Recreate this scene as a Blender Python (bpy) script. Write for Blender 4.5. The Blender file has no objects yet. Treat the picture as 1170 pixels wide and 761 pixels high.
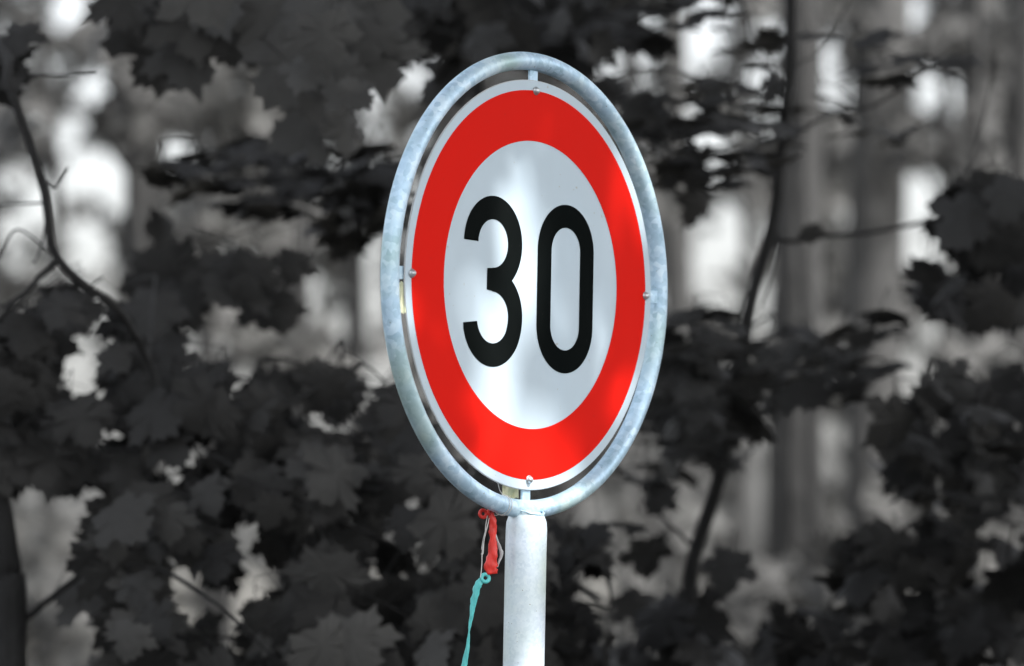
import bpy, bmesh, math, random
from mathutils import Vector, Matrix, Euler, Quaternion
R = math.radians
random.seed(7)
C = bpy.context.scene.collection
SC = bpy.context.scene

# ------------------------------------------------------------------ camera
CAM_Z = 1.70
PITCH = R(2.804)
cam_d = bpy.data.cameras.new('camera'); cam = bpy.data.objects.new('camera', cam_d); C.objects.link(cam)
cam.location = (0, 0, CAM_Z); cam.rotation_euler = (R(90) + PITCH, 0, 0)
FPX = 5500.0
cam_d.sensor_width = 36.0; cam_d.lens = FPX / 1170 * 36
cam_d.clip_start = 0.1; cam_d.clip_end = 3000
cam_d.dof.use_dof = True; cam_d.dof.focus_distance = 7.0
cam_d.dof.aperture_fstop = (cam_d.lens / 1000) / 0.050
SC.camera = cam

# ------------------------------------------------------------------ light
SUN_EL = R(52)
SUN_H = Vector((0.84, -0.54, 0)).normalized()
SUN_DIR = Vector((SUN_H.x * math.cos(SUN_EL), SUN_H.y * math.cos(SUN_EL), math.sin(SUN_EL)))
w = bpy.data.worlds.new('World'); SC.world = w; w.use_nodes = True
nt = w.node_tree; nt.nodes.clear()
sky = nt.nodes.new('ShaderNodeTexSky'); sky.sky_type = 'NISHITA'; sky.sun_disc = False
sky.sun_elevation = SUN_EL; sky.sun_rotation = math.atan2(SUN_H.x, SUN_H.y)
sky.air_density = 1.0; sky.dust_density = 4.0; sky.ozone_density = 1.0
hs = nt.nodes.new('ShaderNodeHueSaturation'); hs.inputs['Saturation'].default_value = 0.25
bg = nt.nodes.new('ShaderNodeBackground'); bg.inputs['Strength'].default_value = 0.15
wo = nt.nodes.new('ShaderNodeOutputWorld')
nt.links.new(sky.outputs[0], hs.inputs['Color']); nt.links.new(hs.outputs[0], bg.inputs['Color'])
nt.links.new(bg.outputs[0], wo.inputs['Surface'])
sl = bpy.data.lights.new('sun', 'SUN'); sl.energy = 2.6; sl.angle = R(0.5); sl.color = (1.0, 0.985, 0.965)
so = bpy.data.objects.new('sun', sl); C.objects.link(so); so.location = (6, -6, 20)
so.rotation_euler = SUN_DIR.to_track_quat('Z', 'Y').to_euler()
SC.view_settings.view_transform = 'Standard'; SC.view_settings.look = 'None'
SC.view_settings.exposure = 1.55; SC.view_settings.gamma = 1.0
SC.cycles.max_bounces = 6; SC.cycles.transmission_bounces = 3; SC.cycles.diffuse_bounces = 3
SC.cycles.use_denoising = True

# ------------------------------------------------------------------ helpers
_fw = Vector((0, math.cos(PITCH), math.sin(PITCH))); _up = Vector((0, -math.sin(PITCH), math.cos(PITCH)))
def at(px, py, D):
    """the place in the world, D metres down the road, seen at photo pixel px,py (1170x761)"""
    d = Vector((1, 0, 0)) * ((px - 585) / FPX) + _up * ((380.5 - py) / FPX) + _fw
    d *= D / d.y
    return d + Vector((0, 0, CAM_Z))

def obj(name, verts, faces, m, parent=None, smooth=False):
    me = bpy.data.meshes.new(name); me.from_pydata([tuple(v) for v in verts], [], faces); me.update()
    if smooth:
        me.polygons.foreach_set('use_smooth', [True] * len(me.polygons))
    if m: me.materials.append(m)
    o = bpy.data.objects.new(name, me); C.objects.link(o)
    if parent: o.parent = parent
    return o
def thing(name, label, cat, loc=(0, 0, 0), group=None):
    o = bpy.data.objects.new(name, None); C.objects.link(o); o.location = loc
    o.empty_display_size = .1
    o['label'] = label; o['category'] = cat
    if group: o['group'] = group
    return o
def tag(o, label, cat, group=None):
    o['label'] = label; o['category'] = cat
    if group: o['group'] = group
    return o
def struct(o): o['kind'] = 'structure'; return o

class MB:
    def __init__(s): s.v = []; s.f = []
    def tube(s, pts, rads, n=6, cap=True):
        pts = [Vector(p) for p in pts]
        if not hasattr(rads, '__len__'): rads = [rads] * len(pts)
        b = len(s.v); last = None
        for i, p in enumerate(pts):
            t = (pts[min(i + 1, len(pts) - 1)] - pts[max(i - 1, 0)])
            if t.length < 1e-9: t = Vector((0, 0, 1))
            t.normalize()
            if last is None:
                x = t.orthogonal().normalized()
            else:
                x = (last - t * last.dot(t))
                x = x.normalized() if x.length > 1e-6 else t.orthogonal().normalized()
            last = x; y = t.cross(x)
            for k in range(n):
                a = 2 * math.pi * k / n
                s.v.append(p + (x * math.cos(a) + y * math.sin(a)) * rads[i])
        for i in range(len(pts) - 1):
            for k in range(n):
                k2 = (k + 1) % n
                s.f.append((b + i * n + k, b + i * n + k2, b + (i + 1) * n + k2, b + (i + 1) * n + k))
        if cap:
            s.f.append(tuple(b + k for k in range(n))[::-1])
            s.f.append(tuple(b + (len(pts) - 1) * n + k for k in range(n)))
    def add(s, verts, faces):
        b = len(s.v); s.v += verts; s.f += [tuple(i + b for i in f) for f in faces]
    def build(s, name, m, parent=None, smooth=False, origin=None):
        v = s.v if origin is None else [Vector(p) - Vector(origin) for p in s.v]
        return obj(name, v, s.f, m, parent, smooth)

def spline(pts, k=6):
    """Catmull-Rom through the points"""
    P = [Vector(p) for p in pts]
    if len(P) < 3: return P
    Q = [P[0] * 2 - P[1]] + P + [P[-1] * 2 - P[-2]]; out = []
    for i in range(1, len(Q) - 2):
        a, b, c, d = Q[i - 1], Q[i], Q[i + 1], Q[i + 2]
        for j in range(k):
            t = j / k
            out.append(.5 * ((2 * b) + (c - a) * t + (2 * a - 5 * b + 4 * c - d) * t * t + (3 * b - a - 3 * c + d) * t ** 3))
    out.append(P[-1]); return out

# ------------------------------------------------------------------ materials
def mat(name):
    m = bpy.data.materials.new(name); m.use_nodes = True
    n = m.node_tree.nodes; b = n['Principled BSDF']; return m, m.node_tree, n, b
def noise(nt, scale, detail=4, rough=.55, coord='Object', vec=None):
    tc = nt.nodes.new('ShaderNodeTexCoord'); nz = nt.nodes.new('ShaderNodeTexNoise')
    nz.inputs['Scale'].default_value = scale; nz.inputs['Detail'].default_value = detail; nz.inputs['Roughness'].default_value = rough
    if vec:
        mp = nt.nodes.new('ShaderNodeMapping'); mp.inputs['Scale'].default_value = vec
        nt.links.new(tc.outputs[coord], mp.inputs[0]); nt.links.new(mp.outputs[0], nz.inputs['Vector'])
    else: nt.links.new(tc.outputs[coord], nz.inputs['Vector'])
    return nz
def ramp(nt, src, stops):
    r = nt.nodes.new('ShaderNodeValToRGB'); e = r.color_ramp.elements
    while len(e) < len(stops): e.new(.5)
    for i, (p, c) in enumerate(stops):
        e[i].position = p; e[i].color = (c[0], c[1], c[2], 1) if hasattr(c, '__len__') else (c, c, c, 1)
    nt.links.new(src, r.inputs[0]); return r
def bump(nt, b, src, strength, dist=.01):
    bp = nt.nodes.new('ShaderNodeBump'); bp.inputs['Strength'].default_value = strength; bp.inputs['Distance'].default_value = dist
    nt.links.new(src, bp.inputs['Height']); nt.links.new(bp.outputs[0], b.inputs['Normal'])

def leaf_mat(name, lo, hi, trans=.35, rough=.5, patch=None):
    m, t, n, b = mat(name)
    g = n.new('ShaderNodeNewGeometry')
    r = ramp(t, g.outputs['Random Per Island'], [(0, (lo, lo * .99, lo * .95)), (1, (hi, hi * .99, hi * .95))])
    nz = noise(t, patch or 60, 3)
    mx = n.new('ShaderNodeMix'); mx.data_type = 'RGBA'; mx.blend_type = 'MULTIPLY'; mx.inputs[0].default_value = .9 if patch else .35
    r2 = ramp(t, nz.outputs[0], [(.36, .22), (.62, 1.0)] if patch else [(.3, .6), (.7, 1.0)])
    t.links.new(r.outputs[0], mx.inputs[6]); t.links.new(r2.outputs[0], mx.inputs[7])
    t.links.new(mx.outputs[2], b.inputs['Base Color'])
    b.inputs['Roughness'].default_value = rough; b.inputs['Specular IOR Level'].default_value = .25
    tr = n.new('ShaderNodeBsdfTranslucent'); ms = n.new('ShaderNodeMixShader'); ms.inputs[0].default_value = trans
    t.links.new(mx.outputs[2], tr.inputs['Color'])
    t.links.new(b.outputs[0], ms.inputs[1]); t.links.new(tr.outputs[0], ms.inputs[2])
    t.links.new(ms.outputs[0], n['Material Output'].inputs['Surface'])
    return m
def bark_mat(name, lo, hi, sc=14):
    m, t, n, b = mat(name)
    nz = noise(t, sc, 5, .65, vec=(1, 1, .55))
    r = ramp(t, nz.outputs[0], [(.3, (lo, lo * .99, lo * .96)), (.7, (hi, hi * .99, hi * .96))])
    t.links.new(r.outputs[0], b.inputs['Base Color']); b.inputs['Roughness'].default_value = .9
    big = noise(t, 1.6, 4, .6, vec=(1, 1, .5)); r2 = ramp(t, big.outputs[0], [(.35, .55), (.65, 1.5)])
    mx = n.new('ShaderNodeMix'); mx.data_type = 'RGBA'; mx.blend_type = 'MULTIPLY'; mx.inputs[0].default_value = 1
    t.links.new(r.outputs[0], mx.inputs[6]); t.links.new(r2.outputs[0], mx.inputs[7]); t.links.new(mx.outputs[2], b.inputs['Base Color'])
    bump(t, b, nz.outputs[0], .7, .02); return m

M = {}
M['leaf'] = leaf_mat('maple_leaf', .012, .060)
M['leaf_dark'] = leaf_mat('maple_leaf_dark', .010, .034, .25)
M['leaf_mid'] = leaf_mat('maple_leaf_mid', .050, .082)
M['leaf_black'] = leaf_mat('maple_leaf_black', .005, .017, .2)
M['wood_leaf'] = leaf_mat('far_leaf_hazed', .06, .19, .3, patch=.9)  # leaves kept pale, distant haze is put into their colour
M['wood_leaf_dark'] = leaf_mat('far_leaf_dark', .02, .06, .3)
M['crown'] = leaf_mat('crown_leaf', .03, .08, .3)
M['bark'] = bark_mat('bark', .005, .016, 30)
M['bark_dark'] = bark_mat('bark_dark', .012, .035)
M['bark_mid'] = bark_mat('bark_mid', .028, .060)
M['bark_pale'] = bark_mat('bark_pale', .06, .10)

def galv(name, metal=.35, cols=((.28, .43, .54), (.43, .60, .74), (.64, .79, .90)), vs=120):  # default cols: zinc greys with the sky's blue light mixed in
    m, t, n, b = mat(name)
    tc = n.new('ShaderNodeTexCoord'); vo = n.new('ShaderNodeTexVoronoi'); vo.inputs['Scale'].default_value = vs
    nz = noise(t, 16, 5, .6); big = noise(t, 5, 3)
    ad = n.new('ShaderNodeMix'); ad.data_type = 'RGBA'; ad.inputs[0].default_value = .3
    t.links.new(tc.outputs['Object'], vo.inputs['Vector'])
    t.links.new(nz.outputs[0], ad.inputs[6]); t.links.new(vo.outputs['Color'], ad.inputs[7])
    bw = n.new('ShaderNodeRGBToBW'); t.links.new(ad.outputs[2], bw.inputs[0])
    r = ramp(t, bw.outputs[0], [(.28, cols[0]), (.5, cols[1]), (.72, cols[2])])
    # algae film and dirt in patches
    al = ramp(t, big.outputs[0], [(.50, 0), (.72, 1)])
    mx = n.new('ShaderNodeMix'); mx.data_type = 'RGBA'; mx.inputs[7].default_value = (.30, .40, .24, 1)
    ml = n.new('ShaderNodeMath'); ml.operation = 'MULTIPLY'; ml.inputs[1].default_value = .62
    t.links.new(al.outputs[0], ml.inputs[0]); t.links.new(ml.outputs[0], mx.inputs[0]); t.links.new(r.outputs[0], mx.inputs[6])
    sp = noise(t, 220, 2); spr = ramp(t, sp.outputs[0], [(.225, 1), (.27, 0)])
    mx2 = n.new('ShaderNodeMix'); mx2.data_type = 'RGBA'; mx2.inputs[7].default_value = (.16, .13, .10, 1)
    t.links.new(spr.outputs[0], mx2.inputs[0]); t.links.new(mx.outputs[2], mx2.inputs[6])
    t.links.new(mx2.outputs[2], b.inputs['Base Color'])
    b.inputs['Metallic'].default_value = metal
    rr = ramp(t, nz.outputs[0], [(.3, .34), (.7, .55)]); t.links.new(rr.outputs[0], b.inputs['Roughness'])
    bump(t, b, bw.outputs[0], .25, .002); return m
M['galv'] = galv('galvanised_steel_sky_tint')
M['galv_post'] = galv('galvanised_post', .38, ((.56, .66, .75), (.68, .77, .85), (.76, .84, .90)), 260)

def sheet(name, col, dirt=(.35, .33, .28), rough=.35, amt=.5):
    m, t, n, b = mat(name)
    nz = noise(t, 7, 6, .6, vec=(1, 1, .35)); r = ramp(t, nz.outputs[0], [(.35, 0), (.75, .22)])
    sp = noise(t, 90, 2, .5); spr = ramp(t, sp.outputs[0], [(.24, 1), (.285, 0)])
    mm = n.new('ShaderNodeMath'); mm.operation = 'MAXIMUM'; t.links.new(r.outputs[0], mm.inputs[0])
    m2 = n.new('ShaderNodeMath'); m2.operation = 'MULTIPLY'; m2.inputs[1].default_value = amt
    t.links.new(spr.outputs[0], mm.inputs[1]); t.links.new(mm.outputs[0], m2.inputs[0])
    mx = n.new('ShaderNodeMix'); mx.data_type = 'RGBA'; mx.inputs[6].default_value = (*col, 1); mx.inputs[7].default_value = (*dirt, 1)
    t.links.new(m2.outputs[0], mx.inputs[0]); t.links.new(mx.outputs[2], b.inputs['Base Color'])
    b.inputs['Roughness'].default_value = rough; b.inputs['Specular IOR Level'].default_value = .12
    fine = noise(t, 14, 3); bump(t, b, fine.outputs[0], .08, .003)
    return m
M['white'] = sheet('white_reflective_sky_tint', (.47, .565, .635), amt=.6, rough=.6)  # white sheet with the blue of the skylight put into its colour
M['red'] = sheet('red_reflective', (.64, .008, .003), (.30, .04, .03), amt=.25, rough=.6)
M['red'].node_tree.nodes['Principled BSDF'].inputs['Specular IOR Level'].default_value = .05
M['black'] = sheet('black_film', (.0045, .006, .006), (.05, .05, .045), amt=.25, rough=.9)
M['alu'] = sheet('alu_back', (.45, .46, .47), rough=.45)
def plain(name, col, rough=.5, tr=0, sss=0):
    m, t, n, b = mat(name); nz = noise(t, 80, 3)
    r = ramp(t, nz.outputs[0], [(.3, tuple(c * .75 for c in col)), (.7, col)])
    t.links.new(r.outputs[0], b.inputs['Base Color']); b.inputs['Roughness'].default_value = rough
    cr_ = noise(t, 130, 4, .6, vec=(1, 1, .3)); bump(t, b, cr_.outputs[0], .6, .003)
    return m
M['red_rubber'] = plain('red_rubber', (.72, .03, .02), .35)
M['teal_rubber'] = plain('teal_rubber', (.10, .55, .54), .38)
M['string'] = plain('white_string', (.62, .62, .60), .6)
M['yellow'] = plain('pale_yellow', (.90, .88, .58), .5)
M['grey_scrap'] = plain('grey_scrap', (.45, .45, .45), .5)
M['bolt'] = plain('bolt_zinc', (.55, .58, .60), .35); M['bolt'].node_tree.nodes['Principled BSDF'].inputs['Metallic'].default_value = .7
M['weld'] = plain('weld_dark', (.30, .27, .26), .7)

# ------------------------------------------------------------------ setting
def ground_sheet(name, x0, x1, y0, y1, z, m, nx=2, ny=2, f=None):
    v = []; fc = []
    for j in range(ny + 1):
        for i in range(nx + 1):
            x = x0 + (x1 - x0) * i / nx; y = y0 + (y1 - y0) * j / ny
            v.append((x, y, z + (f(x, y) if f else 0)))
    for j in range(ny):
        for i in range(nx):
            a = j * (nx + 1) + i; fc.append((a, a + 1, a + nx + 2, a + nx + 1))
    return struct(obj(name, v, fc, m))
def floor_mat():
    m, t, n, b = mat('forest_floor'); nz = noise(t, 1.3, 8, .7)
    r = ramp(t, nz.outputs[0], [(.3, (.03, .028, .024)), (.7, (.10, .095, .08))]); t.links.new(r.outputs[0], b.inputs['Base Color'])
    b.inputs['Roughness'].default_value = .95; bump(t, b, nz.outputs[0], .8, .1); return m
ground_sheet('ground', -900, 900, -900, 1500, 0, floor_mat())
def road_mat():
    m, t, n, b = mat('asphalt'); nz = noise(t, 60, 6, .7)
    r = ramp(t, nz.outputs[0], [(.3, .035), (.7, .07)]); t.links.new(r.outputs[0], b.inputs['Base Color'])
    b.inputs['Roughness'].default_value = .9; bump(t, b, nz.outputs[0], .5, .01); return m
ground_sheet('road', -60, 60, -4.4, 2.2, .004, road_mat())
def line_mat():
    m, t, n, b = mat('road_paint'); nz = noise(t, 20, 5)
    r = ramp(t, nz.outputs[0], [(.35, .45), (.6, .75)]); t.links.new(r.outputs[0], b.inputs['Base Color']); b.inputs['Roughness'].default_value = .8; return m
ground_sheet('road_edge_line', -60, 60, 1.85, 1.97, .008, line_mat())
def verge_mat():
    m, t, n, b = mat('verge'); nz = noise(t, 9, 8, .7)
    r = ramp(t, nz.outputs[0], [(.3, .03), (.7, .09)]); t.links.new(r.outputs[0], b.inputs['Base Color'])
    b.inputs['Roughness'].default_value = .95; bump(t, b, nz.outputs[0], .8, .05); return m
ground_sheet('verge', -60, 60, 2.2, 8.2, .004, verge_mat())

# ------------------------------------------------------------------ speed limit sign
S_PSI = R(52.96); S_ROLL = R(1.04)
SIGN_C = Vector((.0289, 7.0203, CAM_Z + .4142))
SROT = Euler((0, S_ROLL, 0)).to_matrix() @ Euler((0, 0, S_PSI)).to_matrix()
base = Vector((SIGN_C.x - .012, SIGN_C.y, 0))
sign = thing('speed_limit_sign', 'round red and white speed limit sign reading 30 in a steel ring', 'road sign', base)
def sp(u, v, w=0):      # disc coordinates (metres): right, up, out towards the front
    return SROT @ Vector((u, -w, v)) + SIGN_C - base
def ring_pts(r, n, w):
    return [sp(r * math.cos(2 * math.pi * i / n), r * math.sin(2 * math.pi * i / n), w) for i in range(n)]
def annulus(r0, r1, w, n=160, th=0.0):
    v = []; f = []
    rows = [(r0, w), (r1, w)] if not th else [(r0, w), (r1, w), (r1, w - th)]
    if r0 == 0:
        v = [sp(0, 0, w)]; rs = rows[1:]
        for rr, ww in rs: v += ring_pts(rr, n, ww)
        for i in range(n): f.append((0, 1 + i, 1 + (i + 1) % n))
        for k in range(len(rs) - 1):
            for i in range(n):
                j = (i + 1) % n; f.append((1 + k * n + i, 1 + (k + 1) * n + i, 1 + (k + 1) * n + j, 1 + k * n + j))
    else:
        for rr, ww in rows: v += ring_pts(rr, n, ww)
        for k in range(len(rows) - 1):
            for i in range(n):
                j = (i + 1) % n; f.append((k * n + i, (k + 1) * n + i, (k + 1) * n + j, k * n + j))
    return v, f
# plate: aluminium disc with a slightly rounded edge, white reflective sheet on its front
v, f = [], []
prof = [(0, -.0025), (.2975, -.0025), (.2995, -.0020), (.3, -.0012), (.2997, -.0003), (.2988, 0)]
n = 200; v.append(sp(0, 0, -.0025))
for rr, ww in prof[1:]: v += ring_pts(rr, n, ww)
for i in range(n): f.append((0, 1 + (i + 1) % n, 1 + i))
for k in range(len(prof) - 2):
    for i in range(n):
        j = (i + 1) % n; f.append((1 + k * n + i, 1 + k * n + j, 1 + (k + 1) * n + j, 1 + (k + 1) * n + i))
plate = obj('sign_plate', v, f, M['alu'], sign, True)
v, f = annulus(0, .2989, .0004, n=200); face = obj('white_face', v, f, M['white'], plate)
v, f = annulus(.2105, .2846, .0009, n=200, th=.0004); red = obj('red_band', v, f, M['red'], plate)

def stroke(name, pts, hw, w=.0009, closed=False):
    P = [Vector((a, b)) for a, b in pts]; N = len(P); L = []; Rr = []
    for i in range(N):
        if closed: t = P[(i + 1) % N] - P[i - 1]
        else: t = P[min(i + 1, N - 1)] - P[max(i - 1, 0)]
        t.normalize(); nrm = Vector((-t.y, t.x)); L.append(P[i] + nrm * hw); Rr.append(P[i] - nrm * hw)
    return L, Rr
def strip(L, Rr, w, closed=False):
    v = [sp(p.x, p.y, w) for p in L] + [sp(p.x, p.y, w) for p in Rr]; N = len(L); f = []
    for i in range(N if closed else N - 1):
        j = (i + 1) % N; f.append((i, j, N + j, N + i))
    return v, f
HW = .0170
# 0 : stadium
pts = []
cx = .0815; rx = .0525; zt = .0535; zb = -.0565
for i in range(41):
    a = math.pi * i / 40; pts.append((cx + rx * math.cos(a), zt + .0525 * math.sin(a)))
for i in range(1, 12): pts.append((cx - rx, zt + (zb - zt) * i / 12))
for i in range(41):
    a = math.pi + math.pi * i / 40; pts.append((cx + rx * math.cos(a), zb + .0525 * math.sin(a)))
for i in range(1, 12): pts.append((cx + rx, zb + (zt - zb) * i / 12))
L, Rr = stroke('0', pts, HW, closed=True); v, f = strip(L, Rr, .0009, True)
obj('numeral', v, f, M['black'], plate)
# 3 : two bowls and the middle bar, one outline
m3 = MB()
cx3 = -.0955; pts = []
a0 = R(183); a1 = R(-90)
for i in range(60):
    a = a0 + (a1 - a0) * i / 59; pts.append((cx3 + .0525 * math.cos(a), .0545 + .0520 * math.sin(a)))
L, Rr = stroke('3', pts, HW)
# level cut of the upper terminal
L[0] = Vector((L[0].x, .0585)); Rr[0] = Vector((Rr[0].x, .0585))
v, f = strip(L, Rr, .00090); m3.add(v, f)
pts = []
for i in range(30):
    a = R(90) - R(90) * i / 29; pts.append((cx3 + .0555 * math.cos(a), -.0500 + .0520 * math.sin(a)))
for i in range(1, 46):
    a = -R(180) * i / 45; pts.append((cx3 + .0015 + .0540 * math.cos(a), -.0500 + (-.0040 * min(1, i / 8)) + .0530 * math.sin(a)))
pts.append((pts[-1][0] - .0005, -.062))
pts = [p for p in pts if True]
# trim the end so that the terminal is level
end = []
for p in pts:
    end.append(p)
pts = end[:-4]
pts.append((pts[-1][0] - .0012, -.0625)) if pts[-1][1] < -.0625 else None
L, Rr = stroke('3b', pts, HW)
L[-1] = Vector((L[-1].x, -.063)); Rr[-1] = Vector((Rr[-1].x, -.063))
v, f = strip(L, Rr, .00096); m3.add(v, f)
v = [sp(-.1090, .0182, .00102), sp(-.1090, -.0128, .00102), sp(-.090, -.0150, .00102), sp(-.090, .0195, .00102)]
m3.add(v, [(0, 1, 2, 3)])
m3.build('numeral', M['black'], plate)

M['black'].node_tree.nodes['Principled BSDF'].inputs['Specular IOR Level'].default_value = 0
# ring of steel tube
RC, RW, RT = .3275, -.0045, .0134
mb = MB(); n = 180; k = 20
P = []
for i in range(n):
    a = 2 * math.pi * i / n
    for j in range(k):
        b = 2 * math.pi * j / k
        P.append(sp((RC + RT * math.cos(b)) * math.cos(a), (RC + RT * math.cos(b)) * math.sin(a), RW + RT * math.sin(b)))
F = []
for i in range(n):
    for j in range(k):
        i2 = (i + 1) % n; j2 = (j + 1) % k
        F.append((i * k + j, i2 * k + j, i2 * k + j2, i * k + j2))
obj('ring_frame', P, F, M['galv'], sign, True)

# post with the top cut to a saddle and welded to the ring
PR = .0302
top = at(601.5, 591, 7.02) - base
mb = MB(); n = 40
ax0 = Vector((at(598.5, 761, 7.02).x - base.x, 0, 0)) ; 
bx = at(598.3, 761, 7.02) - base
def post_axis(z):
    t = (z - bx.z) / (top.z - bx.z); return bx.lerp(top, t)
vv = []; ff = []
c0 = post_axis(-.3)
zs = [-.3, .5, 1.0, 1.4, 1.6, top.z - .05]
for z in zs:
    c = post_axis(z)
    for i in range(n):
        a = 2 * math.pi * i / n; vv.append(Vector((c.x + PR * math.cos(a), c.y + PR * math.sin(a), z)))
# saddle: the rim follows the tube above it, narrowing to a rounded shoulder
c = post_axis(top.z); tan = (SROT @ Vector((1, 0, 0))).normalized(); nrm = (SROT @ Vector((0, -1, 0))).normalized()
for lvl, (rr, dz) in enumerate([(PR, -.020), (PR * .97, -.008), (PR * .86, .001), (PR * .66, .007)]):
    for i in range(n):
        a = 2 * math.pi * i / n; d = Vector((math.cos(a), math.sin(a), 0))
        across = abs(d.dot(nrm)) ; off = dz + (.006 * (1 - across) if lvl < 3 else 0)
        vv.append(Vector((c.x, c.y, c.z + off)) + d * rr)
rows = len(zs) + 4
for r_ in range(rows - 1):
    for i in range(n):
        j = (i + 1) % n; ff.append((r_ * n + i, r_ * n + j, (r_ + 1) * n + j, (r_ + 1) * n + i))
ff.append(tuple(range(n))[::-1]); ff.append(tuple((rows - 1) * n + i for i in range(n)))
post = obj('post', vv, ff, M['galv_post'], sign, True)
# weld bead round the joint
wb = MB(); pts = []
for i in range(37):
    a = 2 * math.pi * i / 36; d = Vector((math.cos(a), math.sin(a), 0)); ac = abs(d.dot(nrm))
    rr = PR * (.80 + .12 * (1 - ac)); pts.append(Vector((c.x, c.y, c.z + .003 + .010 * (1 - ac))) + d * rr + Vector((0, 0, random.uniform(-.0008, .0008))))
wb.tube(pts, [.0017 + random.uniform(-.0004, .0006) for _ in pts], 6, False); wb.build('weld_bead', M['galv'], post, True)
# concrete foot, just above the verge
fb = MB(); c0 = post_axis(0)
fb.tube([Vector((c0.x, c0.y, -.2)), Vector((c0.x, c0.y, .035)), Vector((c0.x, c0.y, .05))], [.16, .16, .13], 24)
fb.build('concrete_foot', sheet('concrete', (.33, .32, .30), rough=.9), sign)

# clips and bolts, four around the ring
def clip(ang, wid=.0185):
    e = Vector((math.cos(ang), math.sin(ang))); tt = Vector((-e.y, e.x)); mbx = MB()
    # flat tab from behind the disc out to the tube, with a small saddle over the tube
    sec = [(.272, -.0030), (.300, -.0030), (.308, -.0015), (.3165, .0018), (.3205, .0072), (.3245, .0092)] if ang == 0 else [(.272, -.0030), (.300, -.0030), (.308, -.0030), (.3165, -.0030)]
    vs = []
    for r_, w_ in sec:
        for s_ in (-1, 1):
            for q in (0, -.0035):
                p = e * r_ + tt * (wid / 2 * s_); vs.append(sp(p.x, p.y, w_ + q))
    fs = []
    for i in range(len(sec) - 1):
        a = i * 4; b = a + 4
        fs += [(a, a + 2, b + 2, b), (a + 1, b + 1, b + 3, a + 3), (a, b, b + 1, a + 1), (a + 2, a + 3, b + 3, b + 2)]
    fs += [(0, 1, 3, 2), (len(vs) - 4, len(vs) - 2, len(vs) - 1, len(vs) - 3)]
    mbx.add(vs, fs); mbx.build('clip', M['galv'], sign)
    # round head bolt with washer
    v = []; f = []; n = 20
    pr = [(.0064, .0010), (.0064, .0020), (.0050, .0021), (.0050, .0042), (.0040, .0060), (.0022, .0070), (0, .0073)]
    cc = e * .2845
    for rr, ww in pr[:-1]:
        for i in range(n):
            a = 2 * math.pi * i / n; v.append(sp(cc.x + rr * math.cos(a), cc.y + rr * math.sin(a), ww))
    v.append(sp(cc.x, cc.y, pr[-1][1]))
    for k_ in range(len(pr) - 2):
        for i in range(n):
            j = (i + 1) % n; f.append((k_ * n + i, k_ * n + j, (k_ + 1) * n + j, (k_ + 1) * n + i))
    for i in range(n): f.append(((len(pr) - 2) * n + i, (len(pr) - 2) * n + (i + 1) % n, len(v) - 1))
    obj('bolt', v, f, M['bolt'], sign, True)
for k_ in range(4): clip(R(90) * k_)

# ------------------------------------------------------------------ balloon remains and string
def wp(px, py, dy=0): return at(px, py, 7.02 + dy)
def flat_strip(center, widths, th, twist, n=10):
    """soft flattened rubber sleeve along a curve"""
    P = spline(center, 5); N = len(P); v = []; f = []
    def lerp_list(Ls, t):
        x = t * (len(Ls) - 1); i = min(int(x), len(Ls) - 2); return Ls[i] + (Ls[i + 1] - Ls[i]) * (x - i)
    for i, p in enumerate(P):
        t = i / (N - 1); tn = (P[min(i + 1, N - 1)] - P[max(i - 1, 0)]).normalized()
        wd = lerp_list(widths, t) / 2; tw = lerp_list(twist, t)
        x = Vector((1, 0, 0)); x = (x - tn * x.dot(tn)).normalized(); y = tn.cross(x)
        x, y = x * math.cos(tw) + y * math.sin(tw), y * math.cos(tw) - x * math.sin(tw)
        for k in range(n):
            a = 2 * math.pi * k / n
            wr = 1 + .4 * math.sin(3 * a + i * 1.1)
            v.append(p + x * wd * math.cos(a) * (1 + random.uniform(-.2, .2)) + y * th * math.sin(a) * wr)
    for i in range(N - 1):
        for k in range(n):
            j = (k + 1) % n; f.append((i * n + k, i * n + j, (i + 1) * n + j, (i + 1) * n + k))
    f.append(tuple(range(n))[::-1]); f.append(tuple((N - 1) * n + k for k in range(n)))
    return v, f
def torus(c, axis, R_, r_, n=24, k=10, sq=1.0):
    axis = axis.normalized(); x = axis.orthogonal().normalized(); y = axis.cross(x); v = []; f = []
    for i in range(n):
        a = 2 * math.pi * i / n; d = x * math.cos(a) + y * math.sin(a) * sq
        for j in range(k):
            b = 2 * math.pi * j / k; v.append(c + d * (R_ + r_ * math.cos(b)) + axis * r_ * math.sin(b))
    for i in range(n):
        for j in range(k):
            i2 = (i + 1) % n; j2 = (j + 1) % k; f.append((i * k + j, i2 * k + j, i2 * k + j2, i * k + j2))
    return v, f
px = 1.278e-3
fr = -.035     # in front of the ring's lower left
o0 = wp(556, 586, fr)
rb = thing('burst_balloon', 'burst red balloon knotted under the lower left of the sign ring', 'balloon', o0)
m_ = MB(); v, f = flat_strip([wp(561, 586, fr), wp(563, 598, fr), wp(563, 615, fr), wp(563, 632, fr), wp(561, 645, fr), wp(562, 656, fr)],
                             [.008, .013, .010, .014, .019, .016], .0028, [0, .4, -.2, .5, .1, .2]); m_.add(v, f)
m_.build('skin', M['red_rubber'], rb, True, o0)
m_ = MB(); v, f = torus(wp(552, 587, fr), Vector((.45, -1, .1)), .0052, .0026); m_.add(v, f)
v, f = torus(wp(559.5, 585.5, fr), Vector((.9, -.6, .2)), .0034, .0024); m_.add(v, f)
m_.build('neck', M['red_rubber'], rb, True, o0)
m_ = MB(); v, f = flat_strip([wp(564, 606, fr), wp(569, 620, fr), wp(573, 633, fr), wp(570, 642, fr), wp(568, 648, fr)], [.003, .005, .006, .004, .003], .0009, [0, .8, .2, 1, .3], 8); m_.add(v, f)
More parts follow.
